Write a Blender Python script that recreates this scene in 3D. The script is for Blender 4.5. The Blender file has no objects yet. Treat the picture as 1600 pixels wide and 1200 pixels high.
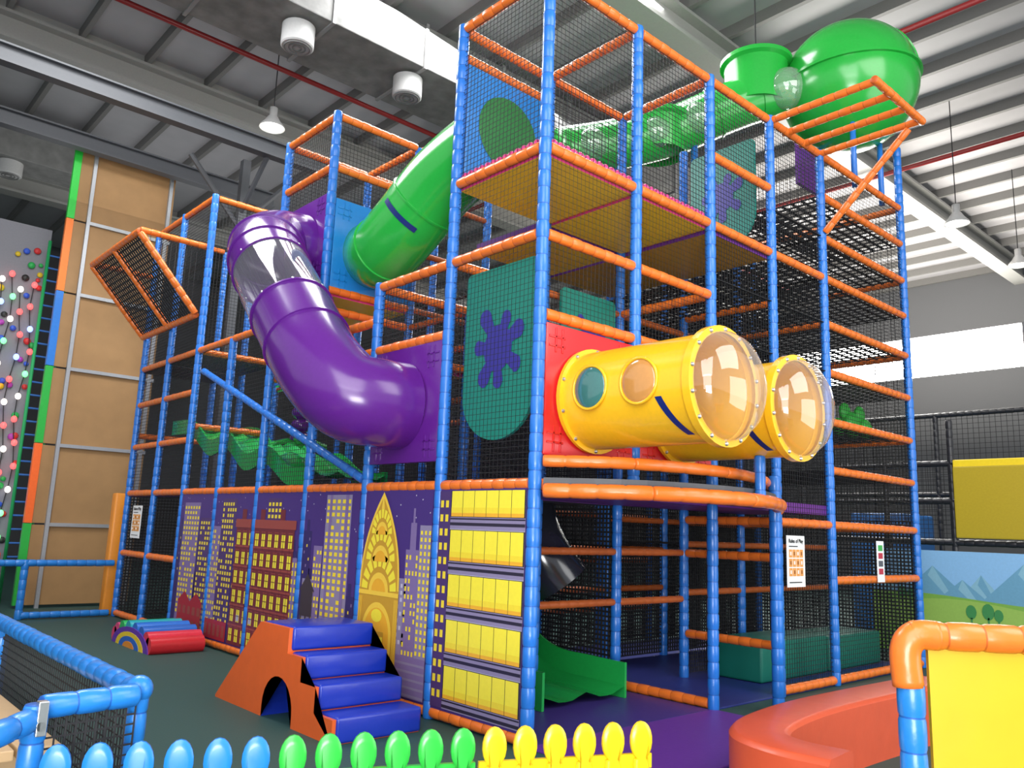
import bpy, bmesh, math, random
from mathutils import Vector, Matrix, Quaternion
random.seed(7)
SC=bpy.context.scene; COL=SC.collection
PI=math.pi
Z1,ZM,Z2,ZT=1.95,4.01,4.78,6.40
B=1.2
# ------------------------------------------------------------------ materials
MC={}
def mat(name,col,rough=.4,metal=0.,bump=0.,scale=30.,var=.08,coat=0.,emit=0.,alpha=None):
    if name in MC: return MC[name]
    m=bpy.data.materials.new(name); m.use_nodes=True; nt=m.node_tree; N=nt.nodes; L=nt.links
    p=N['Principled BSDF']
    p.inputs['Roughness'].default_value=rough; p.inputs['Metallic'].default_value=metal
    p.inputs['Coat Weight'].default_value=coat; p.inputs['Coat Roughness'].default_value=.15
    tc=N.new('ShaderNodeTexCoord'); no=N.new('ShaderNodeTexNoise'); no.inputs['Scale'].default_value=scale
    no.inputs['Detail'].default_value=3
    L.new(tc.outputs['Object'],no.inputs['Vector'])
    mx=N.new('ShaderNodeMix'); mx.data_type='RGBA'
    c=tuple(col)+(1,)
    mx.inputs[6].default_value=tuple(v*(1-var) for v in col)+(1,)
    mx.inputs[7].default_value=tuple(min(1,v*(1+var)) for v in col)+(1,)
    L.new(no.outputs['Fac'],mx.inputs[0]); L.new(mx.outputs[2],p.inputs['Base Color'])
    if bump>0:
        b=N.new('ShaderNodeBump'); b.inputs['Strength'].default_value=bump; b.inputs['Distance'].default_value=.02
        L.new(no.outputs['Fac'],b.inputs['Height']); L.new(b.outputs['Normal'],p.inputs['Normal'])
    if emit>0:
        p.inputs['Emission Color'].default_value=c; p.inputs['Emission Strength'].default_value=emit
    MC[name]=m; return m
def clear(name,tint,op=.06,edge=.5,rough=.05):
    if name in MC: return MC[name]
    m=bpy.data.materials.new(name); m.use_nodes=True; nt=m.node_tree; N=nt.nodes; L=nt.links
    N.remove(N['Principled BSDF']); out=N['Material Output']
    tr=N.new('ShaderNodeBsdfTransparent'); tr.inputs[0].default_value=(.95,.95,.96,1)
    di=N.new('ShaderNodeBsdfPrincipled'); di.inputs['Base Color'].default_value=tuple(tint)+(1,); di.inputs['Roughness'].default_value=rough
    di.inputs['Coat Weight'].default_value=1; di.inputs['Coat Roughness'].default_value=.03
    lw=N.new('ShaderNodeLayerWeight'); lw.inputs[0].default_value=.5
    pw=N.new('ShaderNodeMath'); pw.operation='POWER'; pw.inputs[1].default_value=3.0
    L.new(lw.outputs['Facing'],pw.inputs[0])
    ma=N.new('ShaderNodeMath'); ma.operation='MULTIPLY_ADD'; ma.inputs[1].default_value=edge; ma.inputs[2].default_value=op; ma.use_clamp=True
    L.new(pw.outputs[0],ma.inputs[0])
    mx=N.new('ShaderNodeMixShader'); L.new(ma.outputs[0],mx.inputs[0]); L.new(tr.outputs[0],mx.inputs[1]); L.new(di.outputs[0],mx.inputs[2])
    gl=N.new('ShaderNodeBsdfGlossy'); gl.inputs['Roughness'].default_value=.04
    m2=N.new('ShaderNodeMixShader'); m2.inputs[0].default_value=.12
    L.new(mx.outputs[0],m2.inputs[1]); L.new(gl.outputs[0],m2.inputs[2])
    L.new(m2.outputs[0],out.inputs[0]); MC[name]=m; return m
ORG=mat('orange_vinyl',(.82,.18,.022),.33,bump=.12,scale=22,coat=.2)
ORGD=mat('orange_groove',(.55,.1,.01),.5)
ORG2=mat('orange_shaded',(.5,.11,.02),.5)  # darker copy of the orange vinyl, paints shade onto interior rails
BLU=mat('blue_vinyl',(.018,.165,.6),.33,bump=.12,scale=22,coat=.2)
BLUD=mat('blue_groove',(.009,.095,.4),.5)
LBL=mat('light_blue_vinyl',(.018,.2,.62),.33,bump=.12,scale=22,coat=.2)
NET=mat('black_net',(.012,.012,.014),.7)
WEB=mat('black_webbing',(.012,.012,.014),.7)
YDECK=mat('yellow_deck',(1,.6,.03),.4,bump=.03,scale=8)
PDECK=mat('purple_deck',(.16,.03,.28),.45)
PINK=mat('pink_pad',(.7,.06,.25),.4)
PUR=mat('purple_plastic',(.11,.014,.235),.22,coat=.35)
GRN=mat('green_plastic',(.02,.4,.05),.22,coat=.35)
GRND=mat('green_slide',(.015,.36,.07),.25,coat=.4)
YEL=mat('yellow_plastic',(.92,.5,.015),.22,coat=.35)
RED=mat('red_plastic',(.6,.014,.017),.28,coat=.25)
BPL=mat('blue_plastic',(.012,.2,.58),.28,coat=.25)
TEAL=mat('teal_panel',(.007,.22,.165),.4)
SPL=mat('splat_blue',(.035,.03,.29),.4)
STK=mat('navy_sticker',(.006,.02,.16),.4)
STEEL=mat('bolt_steel',(.6,.6,.62),.3,metal=.9)
GALV=mat('galvanised_steel',(.45,.47,.5),.4,metal=.6,bump=.05)
GRY=mat('grey_enamel',(.42,.42,.42),.45)
DST=mat('dark_steel',(.07,.075,.085),.55)
CLR=clear('clear_plastic',(.85,.75,.68),.08,.6)
CLRP=clear('clear_purple_tinted',(.72,.72,.82),.06,.55)
WHT=mat('white_print',(.88,.88,.88),.5)
BSH=mat('shade_black',(.008,.008,.01),.8)
# ------------------------------------------------------------------ object helpers
def wloc(o):
    v=Vector((0,0,0))
    while o is not None: v+=o.location; o=o.parent
    return v
def thing(name,label,cat,loc=(0,0,0),group=None):
    o=bpy.data.objects.new(name,None); COL.objects.link(o); o.location=loc; o.empty_display_size=.1
    o['label']=label; o['category']=cat
    if group: o['group']=group
    return o
def tag(o,label,cat,group=None,kind=None):
    o['label']=label; o['category']=cat
    if group: o['group']=group
    if kind: o['kind']=kind
    return o
def obj(name,bm,mats,parent=None,smooth=False,local=False,origin=None,keep=False):
    if not isinstance(mats,(list,tuple)): mats=[mats]
    if not keep: bmesh.ops.recalc_face_normals(bm,faces=bm.faces)
    me=bpy.data.meshes.new(name)
    if parent is not None and not local:
        w=wloc(parent); bmesh.ops.translate(bm,verts=bm.verts,vec=-w)
    if parent is None and origin is not None:
        bmesh.ops.translate(bm,verts=bm.verts,vec=-Vector(origin))
    bm.to_mesh(me); bm.free()
    for m in mats: me.materials.append(m)
    if smooth:
        for p in me.polygons: p.use_smooth=True
        if smooth=='auto':
            try: me.set_sharp_from_angle(angle=math.radians(38))
            except Exception: pass
    o=bpy.data.objects.new(name,me); COL.objects.link(o)
    if parent is not None: o.parent=parent
    elif origin is not None: o.location=origin
    return o
def struct(name,bm,m,parent=None,smooth=False):
    o=obj(name,bm,m,parent,smooth)
    if parent is None: o['kind']='structure'
    return o
def new(): return bmesh.new()
def box(bm,x0,x1,y0,y1,z0,z1,bev=0,mi=0,seg=2):
    r=bmesh.ops.create_cube(bm,size=1,matrix=Matrix.Translation(((x0+x1)/2,(y0+y1)/2,(z0+z1)/2))@Matrix.Diagonal((abs(x1-x0),abs(y1-y0),abs(z1-z0),1)))
    vs=r['verts']; fs=list({f for v in vs for f in v.link_faces})
    for f in fs: f.material_index=mi
    if bev>0:
        es=list({e for f in fs for e in f.edges})
        rr=bmesh.ops.bevel(bm,geom=es,offset=bev,segments=seg,affect='EDGES',profile=.6)
        for f in rr['faces']: f.material_index=mi
    return bm
def ring_frame(d):
    d=d.normalized(); a=Vector((0,0,1)) if abs(d.z)<.9 else Vector((1,0,0))
    u=d.cross(a).normalized(); v=d.cross(u); return u,v
def sweep(bm,pts,rad,seg=14,cap=True,mi=0,closed=False):
    pts=[Vector(p) for p in pts]; n=len(pts)
    if not hasattr(rad,'__len__'): rad=[rad]*n
    tang=[]
    for i in range(n):
        if closed: t=pts[(i+1)%n]-pts[i-1]
        else: t=pts[min(i+1,n-1)]-pts[max(i-1,0)]
        tang.append(t.normalized())
    u,v=ring_frame(tang[0]); rings=[]
    for i in range(n):
        if i>0:
            q=tang[i-1].rotation_difference(tang[i]); u=q@u; u=(u-tang[i]*u.dot(tang[i])).normalized()
        v=tang[i].cross(u)
        rings.append([bm.verts.new(pts[i]+(u*math.cos(2*PI*k/seg)+v*math.sin(2*PI*k/seg))*rad[i]) for k in range(seg)])
    m=n if closed else n-1
    for i in range(m):
        a,b=rings[i],rings[(i+1)%n]
        for k in range(seg):
            f=bm.faces.new((a[k],a[(k+1)%seg],b[(k+1)%seg],b[k])); f.material_index=mi
    if cap and not closed:
        for rg in (rings[0],rings[-1]):
            f=bm.faces.new(rg); f.material_index=mi
    return bm
def cyl(bm,p0,p1,r,seg=12,mi=0,cap=True): return sweep(bm,[p0,p1],r,seg,cap,mi)
def lathe(bm,base,axis,prof,seg=28,mi=0):
    base=Vector(base); axis=Vector(axis).normalized(); u,v=ring_frame(axis); rings=[]
    for h,r in prof:
        if r<1e-5: rings.append([bm.verts.new(base+axis*h)])
        else: rings.append([bm.verts.new(base+axis*h+(u*math.cos(2*PI*k/seg)+v*math.sin(2*PI*k/seg))*r) for k in range(seg)])
    for a,b in zip(rings,rings[1:]):
        if len(a)==1 and len(b)==1: continue
        for k in range(seg):
            k2=(k+1)%seg
            if len(a)==1: f=bm.faces.new((a[0],b[k2],b[k]))
            elif len(b)==1: f=bm.faces.new((a[k],a[k2],b[0]))
            else: f=bm.faces.new((a[k],a[k2],b[k2],b[k]))
            f.material_index=mi
    return bm
def prism(bm,pts,ext,mi=0,cmi=None):
    ext=Vector(ext); a=[bm.verts.new(Vector(p)) for p in pts]; b=[bm.verts.new(Vector(p)+ext) for p in pts]
    n=len(a)
    f1=bm.faces.new(a); f2=bm.faces.new(list(reversed(b)))
    for f in (f1,f2): f.material_index=mi if cmi is None else cmi
    for i in range(n):
        f=bm.faces.new((a[i],b[i],b[(i+1)%n],a[(i+1)%n])); f.material_index=mi
    bmesh.ops.triangulate(bm,faces=[f1,f2])
    return bm
def ball(bm,c,r,sx=1,sy=1,sz=1,u=20,v=12,mi=0):
    rr=bmesh.ops.create_uvsphere(bm,u_segments=u,v_segments=v,radius=r,matrix=Matrix.Translation(c)@Matrix.Diagonal((sx,sy,sz,1)))
    for f in {f for vv in rr['verts'] for f in vv.link_faces}: f.material_index=mi
    return bm
def catmull(P,n=8):
    P=[Vector(p) for p in P]; Q=[P[0]*2-P[1]]+P+[P[-1]*2-P[-2]]; out=[]
    for i in range(1,len(Q)-2):
        a,b,c,d=Q[i-1],Q[i],Q[i+1],Q[i+2]
        for k in range(n):
            t=k/n; out.append(.5*((2*b)+(c-a)*t+(2*a-5*b+4*c-d)*t*t+(3*b-a-3*c+d)*t**3))
    out.append(P[-1]); return out
# ------------------------------------------------------------------ padded tubes
PC={}
def pad_mesh(L,r,key):
    k=(round(L,2),round(r,3),key)
    if k in PC: return PC[k]
    rng=random.Random(int(L*1000)+len(PC)); n=max(1,round(L/.145)); s=L/n; prof=[(0,0),(0,r*.85)]
    for i in range(n):
        j=1+rng.uniform(-.035,.035); z=i*s
        prof+= [(z+.004,r*.93),(z+.016,r*j),(z+s*.5,r*(j+.025)),(z+s-.016,r*j),(z+s-.004,r*.93)]
    prof+=[(L,r*.85),(L,0)]
    bm=new(); lathe(bm,(0,0,-L/2),(0,0,1),prof,12)
    for f in bm.faces:
        c=(f.calc_center_median().z+L/2)/s; c=c-math.floor(c)
        d=min(c,1-c)*s
        f.material_index=1 if d<.005 else 0
    bmesh.ops.recalc_face_normals(bm,faces=bm.faces)
    me=bpy.data.meshes.new('pad'); bm.to_mesh(me); bm.free()
    for m in {'o':(ORG,ORGD),'d':(ORG2,ORG2),'b':(BLU,BLUD),'l':(LBL,BLUD),'k':(mat('black_vinyl',(.02,.02,.024),.35,bump=.1),NET)}[key]: me.materials.append(m)
    for p in me.polygons: p.use_smooth=True
    PC[k]=me; return me
def pad(name,p0,p1,key,parent,r=.05,trim=0.):
    p0=Vector(p0); p1=Vector(p1); d=(p1-p0); L=d.length; dn=d.normalized()
    p0=p0+dn*trim; p1=p1-dn*trim; L=(p1-p0).length
    o=bpy.data.objects.new(name,pad_mesh(L,r,key)); COL.objects.link(o)
    o.parent=parent; o.location=(p0+p1)/2-(wloc(parent) if parent else Vector((0,0,0)))
    o.rotation_mode='QUATERNION'; o.rotation_quaternion=dn.to_track_quat('Z','Y')
    return o
def post(par,x,y,z0,z1,key='b',r=.054): return pad('post',(x,y,z0),(x,y,z1),key,par,r)
def rail(par,p0,p1,key='o',r=.048):
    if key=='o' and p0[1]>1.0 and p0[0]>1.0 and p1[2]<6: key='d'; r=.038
    return pad('rail',p0,p1,key,par,r,.045)
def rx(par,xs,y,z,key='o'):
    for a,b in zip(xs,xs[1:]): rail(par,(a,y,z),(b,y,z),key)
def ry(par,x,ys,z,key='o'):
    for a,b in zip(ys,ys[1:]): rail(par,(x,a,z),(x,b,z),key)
def netbm(bm,p,u,v,sp=.05,r=.0024):
    p=Vector(p);u=Vector(u);v=Vector(v); lu=u.length; lv=v.length
    nu=max(1,round(lu/sp)); nv=max(1,round(lv/sp))
    for i in range(nu+1):
        q=p+u*(i/nu); sweep(bm,[q,q+v],r,3,False)
    for i in range(nv+1):
        q=p+v*(i/nv); sweep(bm,[q,q+u],r,3,False)
def net(par,p,u,v,sp=.05,r=.0033,name='net',m=None):
    bm=new(); netbm(bm,p,u,v,sp,r); return obj(name,bm,m or NET,par,keep=True)
def nx(par,x0,x1,y,z0,z1,r=.0033): return net(par,(x0,y,z0),(x1-x0,0,0),(0,0,z1-z0),.05,r)
def ny(par,x,y0,y1,z0,z1,r=.0033): return net(par,(x,y0,z0),(0,y1-y0,0),(0,0,z1-z0),.05,r)
def dense(par,p,u,v,r=.012): return net(par,p,u,v,.05,r,'darkening_mesh')  # backing netting with thickened strands, added to keep the interior dark
def web(par,x0,x1,y0,y1,z,sp=.13):
    bm=new(); n=round((x1-x0)/sp); m=round((y1-y0)/sp)
    for i in range(n+1):
        x=x0+(x1-x0)*i/n; box(bm,x-.02,x+.02,y0,y1,z-.006,z+.001)
    for i in range(m+1):
        y=y0+(y1-y0)*i/m; box(bm,x0,x1,y-.02,y+.02,z+.001,z+.008)
    return obj('webbing_deck',bm,WEB,par)
def deck(par,x0,x1,y0,y1,z,bot,top,name='deck'):
    bm=new(); box(bm,x0+.03,x1-.03,y0+.03,y1-.03,z-.06,z+.05)
    bmesh.ops.recalc_face_normals(bm,faces=bm.faces); bm.normal_update()
    for f in bm.faces: f.material_index=0 if f.normal.z<-.5 else 1
    return obj(name,bm,[bot,top],par)
K=[i*B for i in range(10)]
# ------------------------------------------------------------------ near tower
T=thing('play_tower','tall near corner tower of blue padded posts and orange rails with yellow-bottomed upper deck','play tower',(0,0,0))
for x,y,z0,z1 in ((0,0,0,ZT+.05),(0,B,0,ZT+.05),(B,0,Z1,ZT+.05),(2*B,0,0,ZT+.05),(B,B,0,ZT),(2*B,B,0,ZT)): post(T,x,y,z0,z1)
for z in (ZT,Z2,ZM,Z1,.06): ry(T,0,[0,B],z)
for z in (ZT,Z2,ZM,Z1): rx(T,[0,B,2*B],0,z)
rx(T,[0,B,2*B],0,3.33)
for z in (ZT,5.62,Z2,ZM): rx(T,[B,2*B],B,z)
for z in (6.12,ZT,ZM): rx(T,[0,B],B,z)
for z in (ZT,Z2): ry(T,B,[0,B],z)
for z in (ZT,Z2,ZM,.06): ry(T,2*B,[0,B],z)
ny(T,0,0,B,Z2,ZT); ny(T,0,0,B,ZM,Z2,.002); ny(T,0,0,B,Z1,ZM,.0024)
for a,b in ((0,B),(B,2*B)):
    nx(T,a,b,0,Z2,ZT); nx(T,a,b,0,ZM,Z2,.002); nx(T,a,b,0,3.33,ZM,.0024)
nx(T,B,2*B,B,Z2,ZT); nx(T,0,B,B,Z1,ZM)
for a,b in ((0,B),(B,2*B)): deck(T,a,b,0,B,Z2-.0,YDECK,PINK)
deck(T,0,B,0,B,Z1,PDECK,PDECK); deck(T,B,2*B,0,B,Z1,PDECK,PDECK)
bm=new()
for i in range(28): ball(bm,(.06+i*.083,.045,Z2+.075),.05,.85,.7,.9,8,6)
for i in range(14): ball(bm,(.045,.07+i*.081,Z2+.075),.05,.7,.85,.9,8,6)
obj('deck_edge_pad',bm,PINK,T,True)
# ------------------------------------------------------------------ left wing
LW=thing('climbing_structure','long left wing of netted play frame standing above the city mural','climbing structure',(0,2*B,0))
post(LW,0,2*B,0,ZM+.05)
for k in (3,4,6,7,8): post(LW,0,K[k],0,ZT+.05)
post(LW,0,K[5],0,ZM)
for k in (2,3,4,5,6,7,8):
    post(LW,B,K[k],0,ZT if k in (3,4,6,7,8) else ZM)
    post(LW,2*B,K[k],0,ZM if k in (2,5) else ZT)
ry(LW,0,K[1:9],Z1); ry(LW,0,K[1:9],.06)
ry(LW,0,[K[1],K[2]],ZM); ry(LW,0,[K[1],K[2],K[3]],3.33); ry(LW,0,[K[2],K[3]],3.65)
for z in (ZT,5.75,4.25): ry(LW,0,[K[3],K[4]],z); ry(LW,B,[K[3],K[4]],z)
ry(LW,0,K[4:9],ZM); ry(LW,0,K[6:9],3.4); ry(LW,0,K[6:9],2.7); ry(LW,0,K[6:9],ZT); ry(LW,0,K[6:9],1.0)
for k in (2,3,4,6,8):
    for z in (ZM,3.33 if k<5 else 2.9): rx(LW,[0,B],K[k],z)
for k in (3,4,6,8): rx(LW,[0,B,2*B],K[k],ZT)
for z in (5.75,4.25): rx(LW,[0,B],K[3],z); rx(LW,[B,2*B],K[3],z)
rx(LW,[B,2*B],K[3],5.0)
ry(LW,B,K[2:9],Z1); ry(LW,2*B,K[2:9],ZM); ry(LW,2*B,K[2:9],Z1)
ry(LW,B,[K[1],K[2],K[3]],ZM); ry(LW,B,K[1:5],3.0); ry(LW,2*B,K[1:5],3.0); ry(LW,B,[K[1],K[2],K[3]],3.6)
pad('diagonal_rail',(-.02,6.9,3.67),(-.02,2.45,2.03),'b',LW,.045)
for (a,b,z0,z1) in ((1,2,3.33,ZM),(2,3,Z1,3.33),(3,4,5.45,ZT),(3,4,Z1,4.25),(4,5,Z1,ZM),(5,6,Z1,ZM),(6,7,Z1,ZM),(7,8,Z1,ZM),(6,7,ZM,ZT),(7,8,ZM,ZT),(6,7,.06,Z1),(7,8,.06,Z1)):
    ny(LW,0,K[a],K[b],z0,z1)
nx(LW,0,B,K[3],5.4,ZT); nx(LW,0,B,K[6],ZM,ZT); nx(LW,0,B,K[2],Z1,ZM); nx(LW,B,2*B,K[3],4.25,ZT); nx(LW,0,B,K[4],5.0,ZT)
ny(LW,B,K[3],K[4],4.25,ZT)
for k in range(1,8): ny(LW,2*B,K[k],K[k+1],Z1,ZM)
for k in range(1,6): ny(LW,B,K[k],K[k+1],Z1,ZM)
for k in range(1,8): deck(LW,0,2*B,K[k],K[k+1],Z1,DST,PDECK)
deck(LW,0,B,K[3],K[4],4.25,YDECK,PINK); deck(LW,0,B,K[6],K[7],ZM,DST,DST); deck(LW,0,B,K[2],K[3],3.3,YDECK,PINK)
deck(LW,0,B,K[7],K[8],ZM,DST,DST)
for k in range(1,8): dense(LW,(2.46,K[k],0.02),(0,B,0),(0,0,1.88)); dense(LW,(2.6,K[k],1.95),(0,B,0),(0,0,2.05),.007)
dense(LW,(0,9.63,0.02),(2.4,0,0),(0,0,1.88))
bm=new(); box(bm,.03,2.4,K[2]+.02,K[2]+.04,.02,1.85); obj('shade_sheet',bm,BSH,LW)  # black sheet added to stand in for the dark ground-floor interior
# ------------------------------------------------------------------ right wing
RW=thing('climbing_structure','tall right wing of play frame with black webbing climbing levels','climbing structure',(2*B,0,0))
for x,y,z0,z1 in ((3.6,0,0,ZT+.05),(4.8,0,0,ZT+.05),(7.2,0,0,7.35),(3.6,B,0,ZT),(4.8,B,0,ZT),(7.2,B,0,7.3),(2.4,2*B,0,ZT),(3.6,2*B,0,ZT),(4.8,2*B,0,ZT),(6.0,2*B,0,ZT),(7.2,2*B,0,ZT),(3.6,3*B,0,4),(4.8,3*B,0,4),(6.0,3*B,0,4)): post(RW,x,y,z0,z1)
rx(RW,[2.4,3.6,4.8,7.2],0,ZT); rx(RW,[2.4,3.6,4.8,7.2],0,Z2); rx(RW,[2.4,3.6],0,5.55)
rx(RW,[3.6,4.8,7.2],0,.06); rx(RW,[3.6,4.8],0,1.78)
LV=[5.85,5.3,4.2,3.6,3.0,2.42,1.78,1.15]
for z in LV: rx(RW,[4.8,7.2],0,z)
for z in (ZT,5.3,4.2,3.0,1.78):
    ry(RW,7.2,[0,B],z)
ry(RW,7.2,[B,2*B],ZT)
for z in (4.2,1.78): rx(RW,[3.6,4.8,6.0,7.2],2*B,z); ry(RW,4.8,[0,B],z); ry(RW,3.6,[0,B],z)
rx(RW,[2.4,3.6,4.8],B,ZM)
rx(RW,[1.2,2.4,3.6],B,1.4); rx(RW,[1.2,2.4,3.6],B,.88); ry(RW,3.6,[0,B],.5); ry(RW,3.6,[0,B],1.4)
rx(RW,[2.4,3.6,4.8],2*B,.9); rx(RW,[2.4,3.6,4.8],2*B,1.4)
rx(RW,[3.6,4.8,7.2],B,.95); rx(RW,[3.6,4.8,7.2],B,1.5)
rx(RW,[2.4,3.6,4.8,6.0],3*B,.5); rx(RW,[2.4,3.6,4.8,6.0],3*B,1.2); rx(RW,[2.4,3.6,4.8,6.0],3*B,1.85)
for z in (5.85,5.3,Z2,4.2,3.6,3.0,2.42): web(RW,4.8,7.2,0,2*B if z not in (5.85,3.6) else B,z)
for z in (5.3,Z2,4.2,3.6,3.0): web(RW,3.6,4.8,0,2*B,z)
for z in (4.2,3.6): web(RW,2.4,3.6,0,2*B,z)
web(RW,2.4,3.6,0,B,3.0)
web(RW,3.6,7.2,B,2*B,1.5); web(RW,3.6,7.2,B,2*B,2.0)
for a,b in ((2.4,3.6),(3.6,4.8),(4.8,6.0),(6.0,7.2)):
    nx(RW,a,b,0,Z2,ZT); nx(RW,a,b,0,2.0,Z2); nx(RW,a,b,2*B,2.0,ZT)
    nx(RW,a,b,B,2.0,4.2)
    dense(RW,(a,3.61,.02),(b-a,0,0),(0,0,1.95)); net(RW,(a,3.61,2.0),(b-a,0,0),(0,0,2.2),.05,.006)
for a,b in ((3.6,4.8),(4.8,6.0),(6.0,7.2)): nx(RW,a,b,0,.06,2.0); net(RW,(a,B,.06),(b-a,0,0),(0,0,1.9),.045,.005); dense(RW,(a,2*B,.06),(b-a,0,0),(0,0,1.9))
for a,b in ((0,B),(B,2*B)): ny(RW,7.2,a,b,3.3,ZT); ny(RW,4.8,a,b,2.0,ZT); ny(RW,3.6,a,b,2.0,Z2); net(RW,(7.2,a,1.9),(0,b-a,0),(0,0,1.4),.045,.005)
for a,b in ((0,B),(B,2*B),(2*B,3*B)): dense(RW,(7.28,a,.02),(0,B,0),(0,0,1.88))
deck(RW,1.2,2.4,B,2*B,Z2-.02,YDECK,PDECK); deck(RW,2.4,3.6,0,2*B,Z2-.02,mat('brown_deck',(.6,.3,.03),.45),PDECK)
deck(RW,2.4,4.8,0,B,Z1,PDECK,PDECK)
# ------------------------------------------------------------------ curved balcony
BA=thing('curved_balcony','rounded balcony ringed by orange rails under the two yellow tubes','balcony',(1.5,-.5,0))
arc=catmull([(0.03,-.07,0),(.55,-.72,0),(1.5,-.98,0),(2.4,-.72,0),(2.95,-.36,0),(3.5,-.08,0)],4)
for z,r,s in ((2.13,.047,.75),(1.9,.057,1.0)):
    for i in range(0,len(arc)-1,4):
        bm=new(); P=[Vector((v.x,v.y*s,z)) for v in arc[i:i+5]]
        PP=[];RR=[]
        for a,b in zip(P,P[1:]):
            for t,k in ((0,.9),(.08,1.),(.5,1.03),(.92,1.),): PP.append(a.lerp(b,t)); RR.append(r*k)
        PP.append(P[-1]); RR.append(r*.9)
        sweep(bm,PP,RR,14,True); obj('rail',bm,ORG,BA,True)
bm=new(); prism(bm,[(p.x,p.y*.93,1.9) for p in arc],(0,0,.1)); obj('deck',bm,DST,BA)
post(BA,2.83,-.42,0,2.2,'b',.057); post(BA,1.72,-.93,1.85,2.28,'b',.045)
# ------------------------------------------------------------------ overhang frame right
OV=thing('overhang_frame','flat orange barred frame cantilevered from the top of the right wing','overhang',(4.2,0,ZT))
for i in range(4): pad('bar',(3.62+i*.39,0.05,ZT),(3.62+i*.39,-1.22,ZT),'o',OV,.042)
pad('bar',(3.57,-1.24,ZT),(4.84,-1.24,ZT),'o',OV,.045)
pad('strut',(4.79,-1.1,ZT-.05),(4.79,-.05,5.35),'o',OV,.042)
LB=thing('net_basket','tilted orange net basket overhanging the far left end of the frame','overhang',(-.5,8.4,5))
Y0,Y1,Ym=7.25,9.55,8.4
pad('rail',(-1.0,Y0,5.6),(-1.0,Y1,5.6),'o',LB,.05); pad('rail',(-.09,Y0,4.55),(-.09,Y1,4.55),'o',LB,.05)
for y in (Y0,Ym,Y1): pad('rib',(-1.0,y,5.58),(-.1,y,4.57),'o',LB,.05)
for y in (Y0,Y1): pad('rail',(-1.0,y,5.62),(-.04,y,5.62),'o',LB,.045)
for a,b in ((Y0,Ym),(Ym,Y1)): net(LB,(-1.0,a,5.58),(.9,0,-1.01),(0,b-a,0),.08,.015)
for y in (Y0,Y1):
    bm=new()
    for i in range(1,12):
        t=i/12; cyl(bm,(-1.0+.9*t,y,5.58-1.01*t),(-1.0+.9*t,y,5.6),.004,3,0,False)
    obj('net',bm,NET,LB)
# ------------------------------------------------------------------ tubes
def flange_panel(par,c,n,w,h,m,t=.06,hole=None):
    bm=new(); c=Vector(c)
    def bb(a0,a1,d0,d1,z0,z1,bev=.012):
        if n=='x': box(bm,c.x+d0,c.x+d1,c.y+a0,c.y+a1,c.z+z0,c.z+z1,bev)
        else: box(bm,c.x+a0,c.x+a1,c.y+d0,c.y+d1,c.z+z0,c.z+z1,bev)
    bb(-w/2,w/2,-t/2,t/2,-h/2,h/2,.015)
    for sx in (-1,1):
        for sz in (-1,1):
            for q in (.40,.33):
                a=sx*w*q; z=sz*h*.47; z2=sz*h*.28
                bb(min(a-.01,a+.01),max(a-.01,a+.01),-t/2-.007,-t/2+.01,min(z,z2),max(z,z2),.004)
                z3=sz*h*q; a1=sx*w*.47; a2=sx*w*.3
                bb(min(a1,a2),max(a1,a2),-t/2-.007,-t/2+.01,z3-.01,z3+.01,.004)
    return obj('panel',bm,m,par,'auto')
bm=new(); ball(bm,(0,0,0),.017,u=8,v=5); BOLT=bpy.data.meshes.new('bolt'); bm.to_mesh(BOLT); bm.free(); BOLT.materials.append(STEEL)
def ringpart(par,p,d,r,m,name='flange',th=.035,ex=.05,bolts=0):
    bm=new(); p=Vector(p); d=Vector(d).normalized()
    lathe(bm,p-d*th,d,[(0,r),(.004,r+ex),(th*2-.004,r+ex),(th*2,r)],40)
    o=obj(name,bm,m,par,'auto'); u,v=ring_frame(d)
    for k in range(bolts):
        a=2*PI*(k+.5)/bolts; q=p+(u*math.cos(a)+v*math.sin(a))*(r+ex*.5)-d*th
        b=bpy.data.objects.new('bolt',BOLT); COL.objects.link(b); b.parent=o; b.location=q-wloc(o)
    return o
def arcband(par,p,d,r,a0,a1,w,m,refup=Vector((0,0,1))):
    bm=new(); p=Vector(p); d=Vector(d).normalized(); s=d.cross(refup).normalized(); up=s.cross(d)
    n=12; prev=None
    for i in range(n+1):
        a=a0+(a1-a0)*i/n; q=p+(s*math.cos(a)+up*math.sin(a))*r
        cur=(bm.verts.new(q-d*w/2),bm.verts.new(q+d*w/2))
        if prev: bm.faces.new((prev[0],prev[1],cur[1],cur[0]))
        prev=cur
    return obj('sticker',bm,m,par,True)
PT=thing('tube_slide','purple tube slide with a clear middle section curving down the left facade','tube slide',(-.4,3,2.2))
flange_panel(PT,(0,4.2,4.9),'x',1.08,1.05,PUR); flange_panel(PT,(0,1.8,2.73),'x',1.1,1.12,PUR)
path=catmull([(-.02,4.2,4.86),(-.36,4.17,4.8),(-.62,3.84,4.54),(-.68,3.35,4.08),(-.69,2.8,3.55),(-.68,2.34,3.1),(-.53,2.02,2.78),(-.25,1.88,2.72),(-.02,1.86,2.72)],8)
R=.42
i0,i1=21,30
for a,b,m,nm in ((0,i0,PUR,'tube_section'),(i0,i1,CLRP,'clear_section'),(i1,len(path)-1,PUR,'tube_section')):
    bm=new(); sweep(bm,path[a:b+1],R,36,False); obj(nm,bm,m,PT,True)
for i in (14,18,i0,i1,36):
    ringpart(PT,path[i],path[i+1]-path[i-1],R-.005,PUR,'flange',.014,.022,8 if i in (i0,i1) else 0)
GT=thing('tube_slide','green tube slide running between two blue panels on the left facade','tube slide',(.5,2.4,4.3))
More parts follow.
